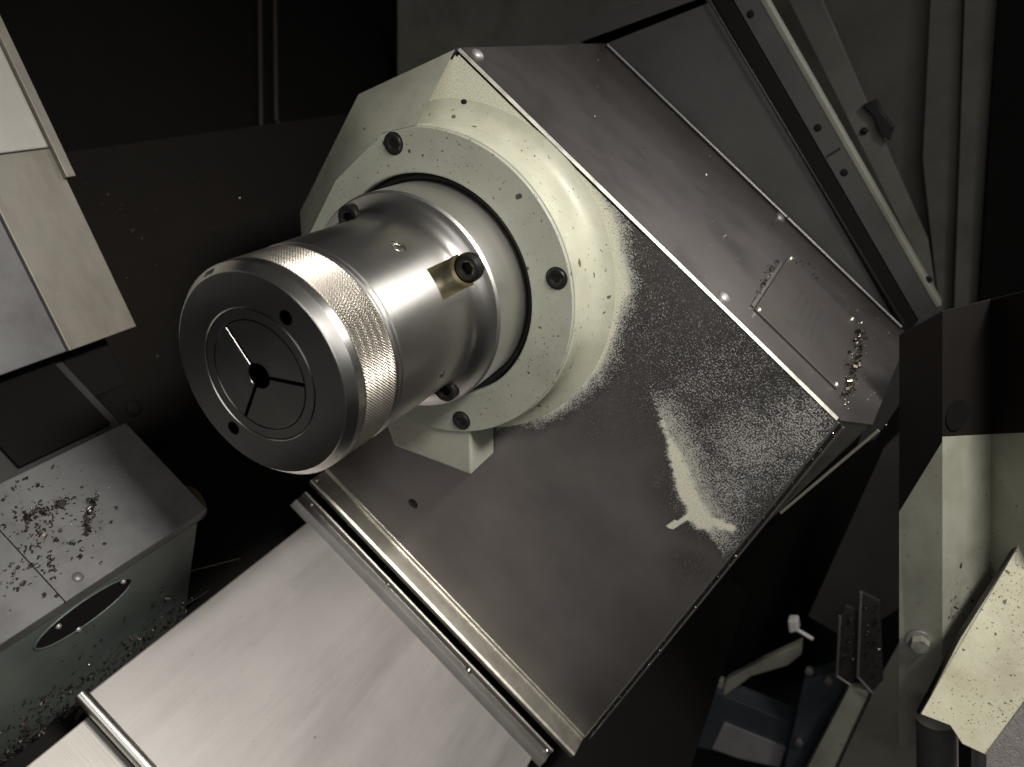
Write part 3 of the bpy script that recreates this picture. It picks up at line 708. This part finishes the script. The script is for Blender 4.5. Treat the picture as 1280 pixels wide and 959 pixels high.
# ================================================================== LOWER RIGHT, BEHIND THE HOUSING
YL = 360.0
def poly(name, pts, Y, d, mat, parent=None, bevel=1.0): return link(name, prism([PY(x, y, Y) for (x, y) in pts], YY * d, bevel), mat, parent)
Bm = thing('base_beam', 'dark blue painted base beam with a pale painted reflection', 'beam', PY(880, 940, YL))
poly('beam_face', [(700, 790), (805, 828), (990, 905), (985, 960), (940, 975), (700, 880)], YL, 30, 'blue_paint', Bm)
poly('beam_flange', [(700, 885), (800, 918), (930, 975), (930, 1000), (700, 925)], YL - 14, 20, 'blue_paint', Bm)
poly('reflection_patch', [(905, 904), (982, 935), (972, 966), (890, 936)], YL - 3, 2.5, 'blue_grey', Bm, 0.3)  # reflection on the beam, painted as a pale patch
Br = thing('chevron_bracket', 'bent cream bracket lying above the dark blue beam', 'bracket', PY(900, 870, YL + 20))
poly('left_arm', [(815, 824), (835, 824), (908, 855), (902, 874), (820, 840)], YL + 10, 10, 'cream_clean', Br)
poly('right_arm', [(902, 873), (908, 850), (955, 825), (1002, 803), (1002, 818), (985, 832), (940, 845)], YL + 4, 10, 'cream_clean', Br)
Fi = thing('hose_fitting', 'small white plastic fitting with a short pipe stub', 'fitting', PY(992, 800, YL - 40))
pf = PY(991, 784, YL - 40); pg = PY(1016, 799, YL - 40)
link('fitting_head', prism([PY(984, 776, YL - 45), PY(997, 776, YL - 45), PY(999, 790, YL - 45), PY(986, 793, YL - 45)], YY * 12, 2.5), 'white_plastic', Fi)
link('pipe_stub', tube(pf, pg, 2.2, 14), 'white_plastic', Fi)
Ba = thing('bed_apron', 'cream sheet apron with folded edge behind the post panel', 'apron', PY(1060, 940, YL - 60))
poly('apron_sheet', [(1090, 864), (1126, 800), (1150, 980), (1030, 985)], YL - 60, 4, 'cream_shaded', Ba)
poly('apron_fold', [(1060, 862), (1088, 864), (1036, 985), (996, 985)], YL - 62, 12, 'cream_clean', Ba)
link('apron_lip', tube(PY(1090, 864, YL - 64), PY(1034, 985, YL - 64), 1.6, 10), 'bright', Ba)
Tr = []
for (pts, nm) in (([(1050, 770), (1056, 758), (1072, 762), (1070, 846), (1064, 857), (1046, 845)], 'short chip-filled tray clipped beside the apron fold'), ([(1076, 740), (1100, 752), (1104, 850), (1090, 866), (1072, 846)], 'taller chip-filled tray next to the post panel')):
    t_ = thing('chip_tray', nm, 'tray', PY(pts[-1][0], pts[-1][1], YL - 70))
    poly('tray_back', pts, YL - 66, 4, 'slate_sheet', t_, 0.5)
    a0_, a1_, a2_ = PY(*pts[0], YL - 70), PY(*pts[-1], YL - 70), PY(*pts[-2], YL - 70)
    link('tray_rim', tube(a0_, a1_, 1.4, 10), 'cover', t_); link('tray_rim', tube(a1_, a2_, 1.4, 10), 'cover', t_); Tr.append((pts, t_))
Sp = thing('strut', 'dark blue strut with bolts leaning beside the apron fold', 'strut', PY(1020, 950, YL - 30))
poly('strut_face', [(1005, 850), (1048, 840), (1062, 865), (1000, 985), (975, 985)], YL - 30, 20, 'blue_paint', Sp)
for (x, y) in ((1012, 836), (1036, 848), (999, 925)):
    p = PY(x, y, YL - 31); link('strut_bolt', tube(p, p + Vector((0, -7, 0)), 5, 6, None, 0.8), 'cover', Sp)
# faint dark slanting panel behind
poly_pts = [(1110, 500), (1125, 520), (1125, 760), (1040, 770), (990, 800), (960, 700), (1020, 600)]
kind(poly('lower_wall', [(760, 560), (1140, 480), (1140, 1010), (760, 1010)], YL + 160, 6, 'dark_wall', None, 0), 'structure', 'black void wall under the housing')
kind(poly('slanting_wall', [(1105, 560), (1125, 540), (1125, 760), (1060, 800), (1010, 770)], YL + 30, 4, 'slate_sheet', None, 0), 'structure', 'dim wall behind the chip trays')  # cream wall; the shade on it is put into this slate colour

# right background: dim cream panels in the shadow
kind(poly('corner_panel', [(1165, -40), (1205, -40), (1190, 470), (1183, 470), (1153, 200)], 600, 12, 'cream_shaded', None, 0.8), 'structure', 'dim cream corner panel of the enclosure')
kind(poly('side_column', [(1207, -40), (1248, -40), (1222, 380), (1192, 400)], 580, 30, 'cream_shaded', None, 0.8), 'structure', 'dim cream column of the enclosure')
kind(poly('side_wall', [(1250, -60), (1420, -60), (1420, 520), (1180, 520), (1224, 385)], 560, 10, 'dark_wall', None, 0.8), 'structure', 'black side wall of the enclosure')
Cl = thing('slide_rail', 'dim cream slanted rail with a black clamp behind the guard', 'rail', PY(1120, 330, 520))
poly('rail_face', [(965, -40), (1010, -40), (1160, 300), (1172, 380), (1150, 330)], 520, 12, 'cream_shaded', Cl)
poly('clamp', [(1078, 132), (1096, 124), (1102, 140), (1118, 158), (1112, 176), (1100, 168), (1092, 146)], 508, 12, 'black', Cl)
dome('clamp_knob', PY(1080, 164, 518), (0, -1, 0), 4, 4, Cl, 'black')
# dark frame of the opening at upper left
Fr = thing('opening_frame', 'faint dark brown frame on the black rear wall behind the chuck', 'frame', PR(335, 170, k_rear - 84))
M['frame_brown'] = simple('frame_brown', (0.045, 0.035, 0.03), (0.03, 0.024, 0.02), 0.1, 0.5, 10, 0.1, 0.05)
for dx, r in ((0, 3.5), (19, 3.5)):
    PF = lambda x, y: PR(x, y, k_rear - 84)
    link('frame_bar', tube(PF(324 + dx, -60), PF(326 + dx, 158 - dx * 0.3), r, 10), 'frame_brown', Fr)
    link('frame_bar', tube(PF(326 + dx, 158 - dx * 0.3), PF(420 + dx, 232), r, 10), 'frame_brown', Fr)
dome('wall_screw', PR(167, 510) + N80 * 0.3, N80, 8, 2.5, None, 'brown_wall')
ws = bpy.data.objects['wall_screw']; tag(ws, 'round dark screw head on the brown splash wall', 'screw')

# ================================================================== SWARF
def swarf(name, spots, mat, label, rmin, rmax, nrm, parent=None):
    """loose curls and flakes resting on a surface: spots are (point, size)"""
    bm = bmesh.new(); a, b = basis(nrm)[1:]; nn = Vector(nrm).normalized()
    for p in spots:
        r = random.uniform(rmin, rmax) * random.choice((0.5, 0.7, 1, 1, 1.4)); th0 = random.uniform(0, 6.28); arc = random.uniform(0.8, 4.5); wd = r * random.uniform(0.25, 0.6)
        tl = (a * random.uniform(-1, 1) + b * random.uniform(-1, 1) + nn * random.uniform(0.2, 1.4)).normalized()
        e1 = tl.cross(nn + a * 0.01).normalized(); e2 = tl.cross(e1)
        k = random.randint(3, 6); ring = []
        for i in range(k + 1):
            t = th0 + arc * i / k; c = p + nn * (r * 0.5) + (e1 * math.cos(t) + e2 * math.sin(t)) * r * (0.55 + 0.2 * i / k)
            ring.append((bm.verts.new((c + tl * wd) * MM), bm.verts.new((c - tl * wd) * MM)))
        for i in range(k): bm.faces.new((ring[i][0], ring[i][1], ring[i + 1][1], ring[i + 1][0]))
    me = bpy.data.meshes.new(name); bm.to_mesh(me); bm.free()
    o = link(name, me, mat, parent); kind(o, 'stuff', label); return o
def scatter(fn, n, pts, sig):
    out = []
    for i in range(n):
        c = random.choice(pts); out.append(fn(c[0] + random.gauss(0, sig), c[1] + random.gauss(0, sig)))
    return out
def along(fn, a, b, n, sig, pw=1.0):
    out = []
    for i in range(n):
        t = random.random() ** pw; out.append(fn(a[0] + (b[0] - a[0]) * t + random.gauss(0, sig), a[1] + (b[1] - a[1]) * t + random.gauss(0, sig)))
    return out
fT = lambda x, y: PV(x, y, 0.3)
swarf('chips_by_nameplate', along(fT, (1076, 412), (1056, 500), 150, 3.5), 'swarf', 'brown chips piled along the nameplate edge', 1.0, 3.0, AN)
swarf('bright_chips_by_nameplate', along(fT, (1076, 405), (1052, 510), 30, 4), 'fleck', 'bright glints among the chips along the nameplate edge', 0.6, 1.3, AN)
swarf('dark_chips_by_nameplate', along(fT, (966, 328), (942, 376), 40, 2.5) + scatter(fT, 26, [(1020, 345), (1000, 330), (1022, 350), (975, 272)], 5), 'swarf_dark', 'dark chips along the upper nameplate edge', 0.8, 2.2, AN)
fl = []
for i in range(240):
    u_, y_ = random.uniform(10, 385), random.uniform(50, 315)
    if random.random() < 0.25 + 0.75 * (u_ / 385): fl.append(U(u_, y_, 0.3))
swarf('flecks_on_top_panel', fl, 'fleck', 'tiny bright flecks scattered on the top sheet', 0.35, 0.95, AN)
fB = lambda x, y: PV(x, y, -319.8)
def on_block(x, y): p = fB(x, y); u_, v_ = toUV(p); return 2 < u_ < 87 and p.y < -120
sp = [p for p in along(fB, (30, 650), (85, 625), 70, 6) + along(fB, (118, 620), (106, 665), 60, 4) + scatter(fB, 120, [(20, 670), (40, 700), (15, 720), (60, 690), (90, 660), (30, 610)], 22) + along(fB, (0, 640), (120, 690), 70, 24) if 2 < toUV(p)[0] < 87]
swarf('chips_on_block', sp, 'swarf_dark', 'dark chips and curls strewn over the grey slide block', 0.8, 2.6, AN)
sp = [p for p in scatter(fB, 90, [(140, 560), (170, 570), (100, 640), (50, 660), (160, 600)], 24) if 2 < toUV(p)[0] < 87 and p.y < -120]
swarf('flecks_on_block', sp, 'fleck', 'tiny bright flecks on the grey slide block', 0.4, 1.0, AN)
sp = [p for p in along(fB, (30, 650), (85, 625), 40, 6) + along(fB, (118, 620), (106, 665), 40, 4) + scatter(fB, 60, [(20, 670), (40, 700), (60, 690), (30, 610)], 22) if 2 < toUV(p)[0] < 87]
swarf('brown_chips_on_block', sp, 'swarf', 'brown curled chips mixed among the dark ones on the slide block', 0.7, 2.2, AN)
tr = []
for i in range(900):
    y_ = random.uniform(-420, -118); u_ = min(129, 126 - abs(random.gauss(0, 8))); v_ = -337 - (u_ - 88.5) * 3.07 if u_ < 124 else -446 + (u_ - 124) * 3
    if u_ > 98: tr.append(U(u_ + 0.8, y_, v_))
swarf('chips_in_trough', tr, 'swarf_dark', 'dark chips packed in the trough beside the way cover', 0.8, 2.6, AN)
tr = [U(k.dot(AU) - O0.dot(AU) + 0.5, k.y + random.uniform(-5, 5), (k - O0).dot(AN) + 1) for k in random.sample(tr, 330)]
swarf('bright_chips_in_trough', tr, 'swarf', 'bright chips glinting in the trough beside the way cover', 0.6, 1.8, AN)
swarf('flecks_on_way_cover', [U(random.uniform(135, 415), random.uniform(-220, 0), -399.8) for i in range(60)], 'fleck', 'few tiny flecks on the pale way cover', 0.3, 0.8, AN)
for pts, t_ in Tr:
    xs, ys = [k[0] for k in pts], [k[1] for k in pts]
    sp = [PY(random.uniform(min(xs) + 5, max(xs) - 4), random.uniform(min(ys) + 12, max(ys) - 10), YL - 67) for i in range(60)]
    swarf('tray_chips', sp, 'swarf', None, 1.0, 2.6, (0, -1, 0), t_)
fP = lambda x, y: PY(x, y, YP - 0.3)
swarf('chips_on_post', along(fP, (1212, 735), (1190, 790), 26, 5) + along(fP, (1240, 660), (1200, 760), 20, 12), 'swarf_dark', 'dark chips stuck to the cream post beside the cover', 0.6, 1.8, (0, -1, 0))
sg = [e0.lerp(e1, random.random()) + AU * random.uniform(0.5, 3.6) - YY * 0.2 for i in range(150)]
swarf('chips_in_side_seam', sg, 'swarf', 'bits of swarf caught in the housing side seam', 0.5, 1.1, (0, -1, 0))
fW = lambda x, y: PR(x, y) + N80 * 0.4
swarf('flecks_on_splash_wall', along(fW, (110, 225), (180, 310), 26, 6) + scatter(fW, 24, [(280, 290), (200, 430), (240, 260)], 40), 'fleck', 'few pale flecks on the brown splash wall', 0.6, 1.4, N80)
# rods of debris in the dark gap
for i, (p, q_) in enumerate((((150, 800), (215, 765)), ((235, 715), (300, 698)), ((225, 760), (262, 738)))):
    pa, pb_ = PV(*p, -425), PV(*q_, -425)
    tag(link('turning', tube(pa, pb_, 0.8, 8), 'swarf'), ['long thin metal turning in the chip trough', 'crossed thin metal turning below the block end', 'short thin metal turning near the trough middle'][i], 'turning')
